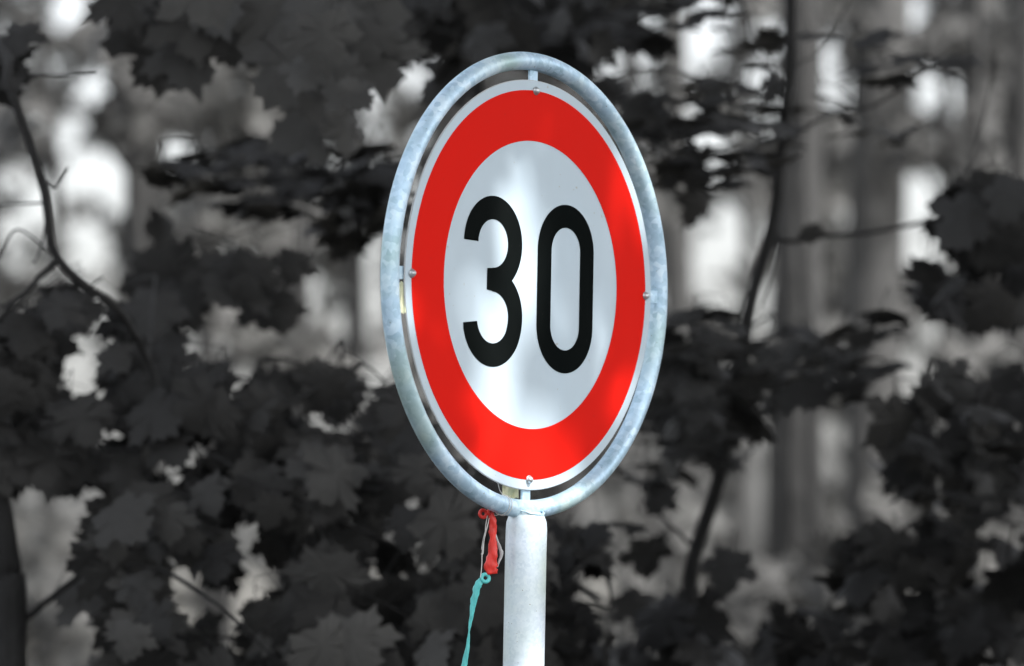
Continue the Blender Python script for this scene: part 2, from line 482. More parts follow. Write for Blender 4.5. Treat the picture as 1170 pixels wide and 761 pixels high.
m_.build('torn_flap', M['grey_scrap'], rb, True, o0)

o1 = wp(554, 661, fr)
tb = thing('burst_balloon', 'limp turquoise balloon dangling from a white string beside the post', 'balloon', o1)
m_ = MB(); v, f = flat_strip([wp(551, 662, fr), wp(546, 669, fr), wp(542, 685, fr), wp(538.5, 705, fr), wp(536, 721, fr), wp(534.5, 738, fr), wp(531, 758, fr), wp(529, 775, fr), wp(528, 790, fr)],
                             [.008, .0115, .0105, .0065, .0024, .0060, .0085, .009, .002], .0024, [.2, .5, .3, .9, 0, .6, .3, .2, 0]); m_.add(v, f)
m_.build('skin', M['teal_rubber'], tb, True, o1)
m_ = MB(); v, f = torus(wp(554.5, 660.5, fr), Vector((.3, -1, .25)), .0056, .0028); m_.add(v, f)
m_.build('neck', M['teal_rubber'], tb, True, o1)

# string: tied round the tube, hanging down to the turquoise balloon
m_ = MB()
rc = wp(572, 572, -.02)
def ring_at(px_, py_, r_=.0155):
    """loop round the tube near a photo point"""
    pts = []; best = None
    for i in range(720):
        a = math.pi * 2 * i / 720; p = sp(RC * math.cos(a), RC * math.sin(a), RW) + base
        q = p - Vector((0, 0, CAM_Z)); dz = q.dot(_fw); X = 585 + FPX * q.x / dz; Y = 380.5 - FPX * q.dot(_up) / dz
        d = (X - px_) ** 2 + (Y - py_) ** 2
        if best is None or d < best[0]: best = (d, a)
    a = best[1]; e = Vector((math.cos(a), math.sin(a)))
    for k in range(25):
        b = 2 * math.pi * k / 24; rr = RC + r_ * math.cos(b); pts.append(sp(e.x * rr, e.y * rr, RW + r_ * math.sin(b)) + base)
    return pts
for q in (574, 576.5): m_.tube(ring_at(q, 577, .0148), .00055, 5, False)
m_.tube(spline([wp(577, 575, -.03), wp(574, 586, fr), wp(565, 589, fr), wp(558, 588, fr)]), .0006, 5)
m_.tube(spline([wp(569, 552, -.01), wp(571, 560, -.015), wp(574, 565, -.02), wp(577, 575, -.025)]), .0007, 5)
m_.tube(spline([wp(557, 589, fr), wp(555, 600, fr), wp(554, 612, fr), wp(551, 630, fr), wp(550.5, 645, fr), wp(549, 660, fr - .004)]), .0007, 5)
m_.tube(spline([wp(560, 588, fr), wp(556.5, 603, fr - .003), wp(553, 618, fr), wp(552, 632, fr), wp(549.5, 633, fr)]), .0007, 5)
m_.tube(spline([wp(562, 588, fr), wp(558, 597, fr + .003), wp(553, 612, fr + .002), wp(550, 628, fr)]), .0005, 5)
tag(m_.build('string', M['string'], None, True, rc), 'thin white string tied round the ring and hanging to the turquoise balloon', 'string').location = rc

# pale yellow scraps caught between disc and ring
def scrap(px0, py0, px1, py1, dy, label, bend=.003):
    c_ = wp((px0 + px1) / 2, (py0 + py1) / 2, dy); v = []; f = []; nx, nz = 6, 4
    for s_ in (0, .0008):
        for j in range(nz + 1):
            for i in range(nx + 1):
                p = wp(px0 + (px1 - px0) * i / nx, py0 + (py1 - py0) * j / nz + 1.2 * math.sin(i * 2.1), dy) - c_
                v.append(p + Vector((0, s_ + bend * math.sin(i * 1.3 + j), 0)))
    Nn = (nx + 1) * (nz + 1)
    for j in range(nz):
        for i in range(nx):
            a = j * (nx + 1) + i; q = (a, a + 1, a + nx + 2, a + nx + 1); f.append(q); f.append(tuple(Nn + t for t in q)[::-1])
    bd = [i for i in range(nx + 1)] + [j * (nx + 1) + nx for j in range(1, nz + 1)] + [nz * (nx + 1) + i for i in range(nx - 1, -1, -1)] + [j * (nx + 1) for j in range(nz - 1, 0, -1)]
    for i in range(len(bd)):
        a, b = bd[i], bd[(i + 1) % len(bd)]; f.append((b, a, Nn + a, Nn + b))
    o = obj('paper_scrap', v, f, M['yellow']); o.location = c_; return tag(o, label, 'scrap')
scrap(574, 553, 592.5, 569.5, .012, 'pale yellow scrap wedged between disc and ring beside the bottom clip')
scrap(455.5, 322, 464, 358, -.235, 'narrow pale yellow scrap behind the left edge of the disc, under the left clip', .001)

# ------------------------------------------------------------------ leaves
HALF = [(.03, 0), (.14, -.06), (.27, -.03), (.40, -.09), (.385, .035), (.46, .09), (.41, .145), (.375, .20), (.47, .235), (.56, .20), (.575, .31), (.71, .41),
        (.56, .435), (.54, .54), (.45, .50), (.31, .50), (.29, .60), (.37, .675), (.26, .715), (.205, .83), (.11, .80), (.0, 1.02)]
SIN = {0: .0, 7: 1, 15: 1, 2: .5}
def leaf_variant(seed):
    r = random.Random(seed); pts = []
    def side(sgn):
        out = []
        for i, (x, y) in enumerate(HALF[:-1]):
            j = .022
            out.append((sgn * (x * r.uniform(.93, 1.07)) + r.uniform(-j, j), y + r.uniform(-j, j), SIN.get(i, 0)))
        return out
    Rt = side(1); Lt = side(-1)[::-1]
    ol = Rt + [(r.uniform(-.04, .04), 1.0 * r.uniform(.94, 1.06), 0)] + Lt
    cur = r.uniform(.10, .30); fold = r.uniform(.01, .04); side_c = r.uniform(.0, .3)
    c = (0, .28); V = [(0, .28, 0)]; F = []; N = len(ol)
    def z(x, y, sn, k): 
        rr = math.hypot(x, y - .28); return -cur * rr * rr - side_c * x * x * .6 - fold * sn * k + .03 * math.sin(9 * x + seed) * rr
    for k in (.55, 1.0):
        for x, y, sn in ol:
            X = c[0] + (x - c[0]) * k; Y = c[1] + (y - c[1]) * k; V.append((X, Y, z(X, Y, sn, k)))
    for i in range(N):
        j = (i + 1) % N; F.append((0, 1 + i, 1 + j)); F.append((1 + i, 1 + N + i, 1 + N + j, 1 + j))
    return [Vector(v) for v in V], F
LEAVES = [leaf_variant(s) for s in range(18)]
# lighter leaf for crowns that are never seen close
def leaf_simple(seed):
    r = random.Random(seed + 50); o = [(0, 0), (.38, -.08), (.34, .2), (.7, .4), (.27, .5), (0, 1), (-.27, .5), (-.7, .4), (-.34, .2), (-.38, -.08)]
    V = [Vector((0, .3, .06))] + [Vector((x + r.uniform(-.05, .05), y + r.uniform(-.05, .05), -r.uniform(.0, .15) * (x * x + y * y))) for x, y in o]
    return V, [(0, 1 + i, 1 + (i + 1) % 10) for i in range(10)]
SLEAVES = [leaf_simple(s) for s in range(5)]

def leaf_frame(mode, rnd, out=None):
    """returns matrix: columns x (width), y (base->tip), z (normal)"""
    if mode == 'hang':
        nrm = Vector((rnd.gauss(0, .38), -1, rnd.gauss(.15, .38))); tip = Vector((rnd.gauss(0, .75), 0, -1))
    elif mode == 'flat':
        nrm = Vector((rnd.gauss(0, .28), rnd.gauss(-.12, .28), 1)); tip = Vector((rnd.gauss(0, 1), rnd.gauss(0, 1), -.25))
        if out is not None: tip += out * 1.2
    else:
        nrm = Vector((rnd.gauss(0, .6), rnd.gauss(-.55, .5), rnd.gauss(.5, .5))); tip = Vector((rnd.gauss(0, .9), rnd.gauss(0, .5), -.7))
    z = nrm.normalized(); y = (tip - z * tip.dot(z)).normalized(); x = y.cross(z)
    return Matrix((x, y, z)).transposed()
def put_leaf(mb, p, size, mode, rnd, lib=LEAVES, out=None):
    V, F = lib[rnd.randrange(len(lib))]; m3 = leaf_frame(mode, rnd, out); c = Vector((0, .35, 0))
    mb.add([m3 @ ((v - c) * size) + p for v in V], F)
    return m3 @ (-c * size) + p      # where the stalk meets the blade

def to_px(p):
    q = p - Vector((0, 0, CAM_Z)); dz = q.dot(_fw)
    return 585 + FPX * q.x / dz, 380.5 - FPX * q.dot(_up) / dz

def in_poly(x, y, P):
    c = False; j = len(P) - 1
    for i in range(len(P)):
        if ((P[i][1] > y) != (P[j][1] > y)) and (x < (P[j][0] - P[i][0]) * (y - P[i][1]) / (P[j][1] - P[i][1]) + P[i][0]): c = not c
        j = i
    return c

def grow(nodes, targets, mbt, r_tip=.0011, r_max=.004):
    """connect every target to the nearest node already on the tree; returns nothing, adds twigs"""
    nodes = list(nodes); rest = list(targets); 
    d = []
    for t in rest:
        b = min(range(len(nodes)), key=lambda i: (nodes[i] - t).length_squared); d.append([(nodes[b] - t).length, b])
    parent = {}; count = {}
    alive = set(range(len(rest))); idx = {}; order = []
    while alive:
        k = min(alive, key=lambda i: d[i][0]); alive.discard(k); ni = len(nodes); nodes.append(rest[k]); order.append((d[k][1], ni)); 
        for i in alive:
            l = (rest[i] - rest[k]).length
            if l < d[i][0] * .93: d[i] = [l, ni]
    kids = {}
    for a, b in reversed(order): kids[b] = kids.get(b, 0) + 1; kids[a] = kids.get(a, 0) + kids[b]
    for a, b in order:
        A, B = nodes[a], nodes[b]; r = min(r_max, r_tip * (kids[b] ** .5)); mid = (A + B) / 2 + Vector((0, 0, .12 * (A - B).length * .4))
        mbt.tube([A, mid, B], [r * 1.15, r, max(r_tip, r * .9)], 4, False)

HOLES = [(95, 435, 11), (101, 450, 6), (114, 452, 9), (73, 424, 9), (92, 392, 13), (73, 443, 6), (135, 497, 8), (78, 590, 24), (40, 575, 22), (32, 490, 10),
         (200, 547, 10), (215, 535, 8), (232, 512, 14), (112, 505, 6), (118, 560, 6), (285, 682, 9), (268, 690, 9), (310, 662, 10), (206, 716, 9), (190, 660, 7), (222, 655, 8),
         (260, 735, 12), (264, 720, 6), (272, 728, 5), (250, 690, 6), (330, 470, 7), (345, 463, 8), (362, 484, 6), (275, 627, 6), (430, 620, 6), (480, 575, 7), (476, 640, 8), (423, 658, 5),
         (400, 590, 4), (350, 608, 4), (270, 450, 9), (175, 432, 6), (60, 740, 30), (448, 730, 7), (325, 755, 5), (285, 608, 7), (280, 595, 6), (170, 535, 5),
         (425, 520, 12), (410, 480, 10), (425, 432, 16), (505, 640, 6), (330, 540, 5), (240, 300, 14), (300, 410, 16), (262, 372, 20), (300, 385, 14), (230, 400, 8)]
def cluster(mbs, mbt, nodes, poly, n, D, size, mode, rnd, holes=True, parent_out=None, pts=None, sink=.0):
    """leaves inside a patch, each with stalk, joined to the twigs"""
    xs = [p[0] for p in poly]; ys = [p[1] for p in poly] if poly else []
    bases = []; got = []
    tries = 0
    while len(got) < n and tries < n * 60:
        tries += 1
        if pts and len(got) < len(pts): x, y = pts[len(got)]
        else:
            x = rnd.uniform(min(xs), max(xs)); y = rnd.uniform(min(ys), max(ys))
            if not in_poly(x, y, poly): continue
            # keep centres apart a little
            if any((x - a) ** 2 + (y - b) ** 2 < (900 / math.sqrt(n)) * 1.0 for a, b in got[-80:]): continue
        s = size * rnd.uniform(.58, 1.2); Dk = rnd.uniform(*D); spx = s * FPX / Dk
        if holes and any((x - hx) ** 2 + ((y - hy) * (1.6 if mode == 'flat' else 1)) ** 2 < (hr + spx * .36) ** 2 for hx, hy, hr in HOLES): continue
        got.append((x, y))
        p = at(x, y, Dk); out = None
        b = put_leaf(mbs, p, s, mode, rnd, LEAVES, out); bases.append(b)
    twig = [b + Vector((rnd.uniform(-.02, .02), rnd.uniform(0, .05), rnd.uniform(.02, .06))) for b in bases]
    for b, t in zip(bases, twig): mbt.tube([t, (b + t) / 2 + Vector((0, 0, .006)), b], [.0011, .0009, .0008], 4, False)
    grow(nodes, twig, mbt)

def stem(mb, pts, r0, r1, n=7, jit=.0):
    P = spline(pts, 5); N = len(P)
    if jit: P = [p + Vector((random.uniform(-jit, jit), random.uniform(-jit, jit), 0)) if 0 < i < N - 1 else p for i, p in enumerate(P)]
    mb.tube(P, [r0 + (r1 - r0) * (i / (N - 1)) for i in range(N)], n)
    return P
def to_ground(p, dx=0): return Vector((p.x + dx, p.y, -.1))

# ---- young maple on the left
def finish(parent, org, items):
    for name, mb, m, sm in items:
        if mb.v:
            o = mb.build(name, m, parent, sm, org)
            if name == 'fine_twigs': o['kind'] = 'stuff'
rnd = random.Random(11)
DL = 8.8
g = at(10, 761, DL); org = Vector((g.x, g.y, 0))
tA = thing('maple_tree', 'young maple at the left edge with a dark trunk and dense leaves', 'tree', org)
mb = MB()
trunk = stem(mb, [to_ground(g, .02), at(12, 761, DL), at(8, 660, DL), at(-8, 540, DL), at(-30, 380, DL), at(-40, 200, DL), at(-60, 0, DL), at(-90, -300, DL), at(-110, -800, DL + .3)], .034, .012, 10)
mb.build('trunk', M['bark'], tA, True, org)
br = []
def branch(tree, org, pts, r0, r1, m=None):
    mb = MB(); P = stem(mb, pts, r0, r1, 7, .003); mb.build('branch', m or M['bark'], tree, True, org); return P
b1 = branch(tA, org, [at(-2, 730, DL), at(38, 700, DL), at(100, 650, DL - .1), at(170, 590, DL), at(240, 520, DL), at(330, 462, DL), at(415, 415, DL + .1)], .0075, .0035)
b2 = branch(tA, org, [at(-45, 20, DL), at(5, 60, DL - .2), at(12, 100, DL - .3), at(45, 200, DL - .3), at(66, 296, DL - .3), at(130, 350, DL - .2), at(165, 400, DL), at(190, 470, DL)], .0100, .006)
b2b = branch(tA, org, [at(66, 296, DL - .3), at(40, 322, DL - .3), at(10, 352, DL - .3), at(-15, 380, DL - .2)], .006, .004)
b3 = branch(tA, org, [at(-60, 0, DL), at(40, -60, DL), at(150, -30, DL), at(250, -12, DL), at(320, 30, DL), at(375, 75, DL), at(405, 130, DL)], .0065, .0025)
b4 = branch(tA, org, [at(100, 650, DL - .1), at(180, 650, DL - .2), at(260, 700, DL - .3), at(330, 770, DL - .3), ], .0045, .0025)
b5 = branch(tA, org, [at(240, 520, DL), at(320, 560, DL - .1), at(420, 610, DL), at(520, 650, DL)], .0045, .0025)
tw = MB()
for pts in ([(45, 200), (62, 215), (78, 192)], [(52, 232), (50, 270), (40, 298), (36, 300)], [(66, 296), (20, 262), (0, 296)], [(15, 84), (60, 86), (110, 84)], [(48, 232), (20, 233), (-8, 234)],
            [(165, 400), (185, 380), (200, 368)], [(100, 330), (118, 316)], [(20, 340), (0, 352)]):
    q_ = MB(); q_.tube(spline([at(x, y, DL - .3) for x, y in pts]), .0022, 5); q_.build('twig', M['bark'], tA, True, org)
for pts in ([(372, 30), (385, 60)], [(270, 12), (282, 40), (300, 52)], [(318, 70), (302, 50), (290, 36)]):
    q_ = MB(); q_.tube(spline([at(x, y, DL) for x, y in pts]), .0012, 5); q_.build('twig', M['bark'], tA, True, org)
allA = b1 + b2[6:] + b4 + b5
mL = MB()
# top left group
topL = MB(); topD = MB()
cluster(topL, tw, b3, [(215, -30), (440, -30), (440, 60), (425, 150), (385, 165), (310, 150), (300, 100), (265, 75), (225, 60)], 17, (8.4, 9.0), .148, 'hang', rnd, False,
        pts=[(250, 5), (215, 30), (270, 50), (300, 20), (345, 20), (372, 42), (400, 20), (352, 112), (400, 105), (330, 80), (385, 85), (425, 45), (345, 145), (395, 150)])
cluster(topD, tw, b3, [(110, -30), (270, -30), (240, 40), (190, 80), (140, 40)], 9, (8.8, 9.2), .155, 'hang', rnd, False,
        pts=[(140, 0), (165, 10), (185, 50), (212, 62), (240, 38), (170, -18), (205, 10), (260, 8)])
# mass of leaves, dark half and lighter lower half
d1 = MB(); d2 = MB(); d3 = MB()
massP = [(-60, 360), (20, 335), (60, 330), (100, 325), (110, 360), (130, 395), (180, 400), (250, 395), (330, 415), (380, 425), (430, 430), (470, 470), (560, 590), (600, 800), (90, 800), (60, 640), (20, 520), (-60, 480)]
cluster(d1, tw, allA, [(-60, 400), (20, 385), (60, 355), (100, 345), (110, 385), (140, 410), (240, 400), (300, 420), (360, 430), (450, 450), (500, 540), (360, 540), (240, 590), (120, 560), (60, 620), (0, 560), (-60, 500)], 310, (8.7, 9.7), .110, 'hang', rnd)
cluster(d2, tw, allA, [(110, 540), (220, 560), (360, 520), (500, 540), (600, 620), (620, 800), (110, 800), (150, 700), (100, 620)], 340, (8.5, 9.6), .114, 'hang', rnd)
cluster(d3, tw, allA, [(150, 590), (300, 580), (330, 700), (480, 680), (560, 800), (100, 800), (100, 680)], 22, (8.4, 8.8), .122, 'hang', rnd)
cluster(d1, tw, b2[8:] + b1[-6:], [(150, 310), (350, 290), (350, 390), (290, 380), (200, 370)], 14, (9.2, 9.6), .135, 'hang', rnd, False,
        pts=[(322, 357), (300, 350), (335, 303), (270, 318), (228, 322), (205, 335), (190, 315), (240, 318), (175, 355), (212, 350), (285, 312), (182, 385), (150, 370), (75, 345)])
for x, y, s in ((5, 75, .10), (22, 42, .085), (3, 95, .09)):
    put_leaf(d1, at(x, y, DL), s, 'hang', rnd)
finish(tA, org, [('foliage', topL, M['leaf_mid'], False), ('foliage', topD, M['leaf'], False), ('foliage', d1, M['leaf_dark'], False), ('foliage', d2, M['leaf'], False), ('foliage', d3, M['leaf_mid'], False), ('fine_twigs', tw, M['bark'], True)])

# ---- maple straight behind the sign
rnd = random.Random(23); DB = 9.8
g = at(560, 761, DB); org = Vector((g.x, g.y, 0))
tB = thing('maple_tree', 'slender maple behind the sign, leaves reaching out left of and above the disc', 'tree', org)
mb = MB(); trunkB = stem(mb, [to_ground(g, .03), at(560, 761, DB), at(548, 560, DB), at(560, 330, DB), at(545, 100, DB), at(560, -60, DB), at(590, -500, DB)], .021, .010, 9); mb.build('trunk', M['bark'], tB, True, org)
c1 = branch(tB, org, [at(552, 250, DB), at(470, 222, DB), at(400, 205, DB), at(330, 200, DB), at(250, 205, DB), at(165, 205, DB)], .005, .002)
c2 = branch(tB, org, [at(550, 60, DB), at(620, 30, DB), at(700, 20, DB), at(770, 45, DB)], .006, .003)
c3 = branch(tB, org, [at(555, 700, DB - .6), at(620, 690, DB - .8), at(680, 640, DB - .9), at(700, 690, DB - .9)], .004, .002)
tw = MB(); e1 = MB(); e2 = MB(); e3 = MB()
cluster(e1, tw, c1, [(160, 205), (205, 178), (270, 160), (340, 165), (390, 165), (450, 175), (450, 245), (400, 285), (360, 250), (300, 245), (250, 235), (205, 215)], 80, (9.5, 10.4), .105, 'flat', rnd, False)
cluster(e1, tw, c1, [(150, 200), (450, 170), (450, 260), (350, 250), (200, 235)], 8, (9.5, 10.1), .11, 'mix', rnd, False,
        pts=[(246, 265), (275, 243), (188, 268), (430, 225), (440, 262), (420, 200), (395, 235), (360, 200)])
cluster(e2, tw, c2, [(440, 60), (470, -40), (760, -40), (770, 30), (720, 50), (690, 60), (640, 90), (560, 70), (520, 110), (490, 60)], 85, (9.5, 10.5), .11, 'mix', rnd, False)
cluster(e3, tw, c3, [(600, 610), (640, 600), (690, 605), (700, 640), (670, 700), (680, 770), (600, 790)], 16, (9.0, 9.4), .120, 'mix', rnd, False,
        pts=[(668, 628), (640, 610), (635, 650), (655, 665), (630, 700), (660, 695), (640, 735), (615, 760), (690, 745), (630, 620)])
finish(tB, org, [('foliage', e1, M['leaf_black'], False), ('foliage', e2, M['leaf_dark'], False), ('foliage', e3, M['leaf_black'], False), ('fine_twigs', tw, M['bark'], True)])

# ---- maple right of the sign
rnd = random.Random(31); DC = 9.7
g = at(780, 761, DC); org = Vector((g.x, g.y, 0))
tC = thing('maple_tree', 'young maple right of the sign with a thin dark crooked stem', 'tree', org)
mb = MB(); trunkC = stem(mb, [to_ground(g, -.05), at(778, 761, DC), at(786, 700, DC), at(792, 640, DC), at(822, 545, DC), at(845, 430, DC), at(858, 345, DC), at(884, 250, DC), at(893, 165, DC), at(902, 80, DC), at(904, 0, DC), at(910, -200, DC), at(930, -600, DC)], .0165, .010, 9)
mb.build('trunk', M['bark'], tC, True, org)
f1 = branch(tC, org, [at(878, 272, DC), at(905, 276, DC), at(940, 270, DC), at(1000, 265, DC), at(1080, 248, DC - .2), at(1150, 236, DC - .3), at(1210, 225, DC - .4)], .006, .0028)
f2 = branch(tC, org, [at(895, 150, DC), at(850, 140, DC), at(800, 145, DC), at(730, 175, DC)], .004, .002)
f3 = branch(tC, org, [at(896, 165, DC), at(940, 135, DC), at(1000, 120, DC), at(1060, 80, DC), at(1110, 70, DC)], .0045, .002)
f4 = branch(tC, org, [at(836, 470, DC), at(800, 440, DC), at(770, 420, DC), at(740, 440, DC)], .004, .002)
f5 = branch(tC, org, [at(850, 400, DC), at(900, 420, DC), at(960, 400, DC), at(1040, 370, DC)], .004, .002)
f6 = branch(tC, org, [at(792, 625, DC), at(772, 605, DC), at(752, 587, DC), at(735, 580, DC)], .0042, .0025)
f7 = branch(tC, org, [at(795, 655, DC), at(812, 652, DC), at(830, 643, DC), at(860, 641, DC)], .0032, .0016)
f8 = branch(tC, org, [at(852, 385, DC), at(842, 370, DC), at(850, 340, DC), at(862, 322, DC)], .0030, .0016)
tw = MB(); h1 = MB(); h2 = MB(); h3 = MB()
for pts in ([(878, 210), (888, 240), (884, 300), (870, 350)], [(1085, 250), (1100, 210), (1120, 150), (1140, 60)], [(845, 640), (838, 670)], [(812, 652), (806, 690)], [(900, 80), (940, 55), (970, 0)], [(893, 100), (860, 60), (850, 0)],
            [(832, 380), (850, 372)], [(935, 268), (925, 255)]):
    q_ = MB(); q_.tube(spline([at(x, y, DC) for x, y in pts]), .0018, 5); q_.build('twig', M['bark'], tC, True, org)
cluster(h1, tw, f2, [(700, 115), (760, 90), (840, 85), (905, 125), (900, 190), (850, 215), (800, 225), (760, 225), (720, 190)], 60, (9.3, 10.4), .098, 'flat', rnd, False)
cluster(h1, tw, f2, [(700, 110), (900, 100), (880, 210), (770, 230)], 8, (9.3, 10.2), .11, 'mix', rnd, False, pts=[(795, 235), (720, 215), (700, 100), (875, 190), (755, 50), (880, 100)])
cluster(h1, tw, f3 + trunkC[-8:], [(740, -30), (830, -30), (870, 30), (900, 60), (870, 110), (830, 80), (770, 60), (740, 60)], 16, (9.5, 10.5), .10, 'flat', rnd, False)
cluster(h1, tw, f3, [(930, 40), (1060, 45), (1120, 65), (1100, 80), (1000, 95), (985, 85)], 15, (9.5, 10.1), .12, 'flat', rnd, False, pts=[(1010, 75), (1040, 62), (1085, 68), (1100, 70), (980, 75), (1020, 88), (1020, 152), (1030, 150), (960, 130), (975, 150), (950, 112)])
cluster(h1, tw, f1, [(1075, 215), (1170, 205), (1200, 300), (1110, 290)], 14, (9.2, 9.7), .13, 'hang', rnd, False, pts=[(1120, 225), (1105, 250), (1130, 270), (1160, 240), (1160, 290)])
put_leaf(h1, at(927, 266, 9.6), .045, 'hang', rnd)
cluster(h2, tw, f4 + f5, [(735, 385), (800, 345), (870, 380), (950, 375), (1040, 350), (1010, 440), (960, 470), (880, 470), (850, 530), (760, 545), (710, 560), (730, 480)], 120, (9.2, 10.3), .10, 'flat', rnd, False)
cluster(h2, tw, f4 + f5, [(740, 400), (1000, 390), (960, 450), (740, 540)], 16, (9.3, 10.2), .12, 'mix', rnd, False)
cluster(h3, tw, f6 + f7, [(700, 560), (860, 560), (860, 700), (700, 700)], 6, (9.4, 9.8), .085, 'mix', rnd, False, pts=[(752, 566), (720, 600), (740, 634), (832, 650), (745, 694), (725, 690)])
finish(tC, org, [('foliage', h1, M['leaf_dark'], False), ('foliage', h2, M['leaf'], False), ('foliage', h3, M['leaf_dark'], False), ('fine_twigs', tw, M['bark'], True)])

# ---- maple entering from the right edge
rnd = random.Random(47); DD = 9.7
g = at(1240, 761, DD); org = Vector((g.x, g.y, 0))
tD = thing('maple_tree', 'maple at the right edge, black leaf sprays in the lower right corner', 'tree', org)
mb = MB(); trunkD = stem(mb, [to_ground(g, 0), at(1240, 700, DD), at(1225, 400, DD), at(1240, 100, DD), at(1250, -400, DD)], .028, .012, 9); mb.build('trunk', M['bark'], tD, True, org)
k1 = branch(tD, org, [at(1226, 380, DD), at(1170, 345, DD), at(1110, 325, DD), at(1040, 320, DD)], .005, .002)
k2 = branch(tD, org, [at(1235, 640, DD), at(1150, 560, DD), at(1080, 520, DD), at(1020, 510, DD)], .006, .002)
k3 = branch(tD, org, [at(1238, 720, DD), at(1130, 690, DD), at(1010, 680, DD), at(920, 720, DD)], .006, .002)
tw = MB(); q1 = MB(); q2 = MB()
cluster(q1, tw, k1, [(1020, 320), (1080, 305), (1160, 295), (1200, 340), (1140, 370), (1060, 350)], 16, (9.2, 9.9), .125, 'mix', rnd, False)
cluster(q2, tw, k2, [(1020, 470), (1080, 440), (1200, 425), (1200, 600), (1130, 590), (1060, 580), (1000, 560)], 62, (9.2, 9.9), .115, 'mix', rnd, False)
cluster(q1, tw, k3, [(960, 640), (1060, 590), (1110, 620), (1200, 590), (1200, 800), (880, 800), (900, 720)], 84, (9.2, 9.9), .115, 'mix', rnd, False)
finish(tD, org, [('foliage', q1, M['leaf_black'], False), ('foliage', q2, M['leaf_dark'], False), ('fine_twigs', tw, M['bark'], True)])

# ---- low shrub in front of the right maple
rnd = random.Random(53); DE = 9.6
g = at(800, 800, DE); org = Vector((g.x, g.y, 0))
sE = thing('shrub', 'low maple shrub along the bottom between the post and the crooked stem', 'shrub', org)
tw = MB(); st = []
for x0, xs_, ys_ in ((700, 690, 730), (760, 770, 700), (830, 860, 735), (790, 720, 760), (880, 930, 745)):
    st += stem(tw, [to_ground(at(780 + (x0 - 780) * .2, 761, DE)), at(x0, 900, DE), at(xs_, ys_, DE)], .007, .003, 6)
s1 = MB(); cluster(s1, tw, st, [(650, 745), (720, 725), (760, 690), (800, 700), (830, 745), (900, 730), (960, 750), (960, 830), (650, 830)], 46, (9.2, 10.2), .125, 'mix', rnd, False)
finish(sE, org, [('foliage', s1, M['leaf_black'], False), ('fine_twigs', tw, M['bark'], True)])

# ---- big roadside maple whose crown shades the sign and the saplings; sun comes through its gaps
rnd = random.Random(5)
org = Vector((4.6, 4.2, 0))
tS = thing('maple_tree', 'large roadside maple on the right, its crown over the sign', 'tree', org)
mb = MB(); stem(mb, [org + Vector((0, 0, -.1)), org + Vector((.05, .1, 2)), org + Vector((-.1, .3, 4.5)), org + Vector((-.3, .8, 6.5)), org + Vector((-.5, 1.4, 9))], .24, .06, 14); mb.build('trunk', M['bark_mid'], tS, True, org)
for i in range(9):
    a = i * 2.4; z = 4.2 + .4 * i; L = 3.6 - .18 * i
    s0 = org + Vector((-.1 - .04 * i, .25 + .1 * i, z)); e = s0 + Vector((math.cos(a) * L, math.sin(a) * L, .8)); mb = MB()
    stem(mb, [s0, s0.lerp(e, .5) + Vector((0, 0, .35)), e], .06, .012, 7, .03); mb.build('branch', M['bark_mid'], tS, True, org)
# gaps in the crown, each along the line from a sunlit spot towards the sun: (photo px, py, gap radius m)
GAPS = []
def gap(px_, py_, r_, D=None):
    # point on the disc plane
    nrmw = (SROT @ Vector((0, -1, 0))).normalized()
    ray = at(px_, py_, 1.0) - Vector((0, 0, CAM_Z)); o = Vector((0, 0, CAM_Z))
    if D is None: t = (SIGN_C - o).dot(nrmw) / ray.dot(nrmw)
    else: t = D
    GAPS.append((o + ray * t, r_ * 1.0))
for a in ((548, 372, .062), (575, 300, .030), (592, 242, .055), (600, 330, .030), (596, 415, .030), (590, 480, .040), (722, 215, .058), (642, 325, .030), (692, 388, .034),
          (650, 518, .055), (570, 520, .030), (505, 330, .020)): gap(*a)
for a in ((603, 590, .045), (606, 622, .075), (604, 655, .07), (604, 700, .08), (604, 750, .08), (604, 800, .08), (604, 860, .08), (515, 540, .03), (700, 550, .03)): gap(*a, 7.0)
cr = MB(); cnt = 0
while cnt < 23000:
    p = Vector((rnd.uniform(-4.9, 4.9), rnd.uniform(-5.2, 5.2), rnd.uniform(-2.0, 2.4)))
    if (p.x / 4.9) ** 2 + (p.y / 5.2) ** 2 + (p.z / 2.4) ** 2 > 1: continue
    p += Vector((3.4, 6.6, 6.9)); s = rnd.uniform(.13, .19)
    ok = True
    for q, r_ in GAPS:
        d = p - q; t = d.dot(SUN_DIR)
        if (d - SUN_DIR * t).length < r_ + .012: ok = False; break
    cnt += 1
    if not ok: continue
    put_leaf(cr, p, s, 'flat' if rnd.random() < .6 else 'mix', rnd, SLEAVES)
cr.build('crown', M['crown'], tS, False, org)

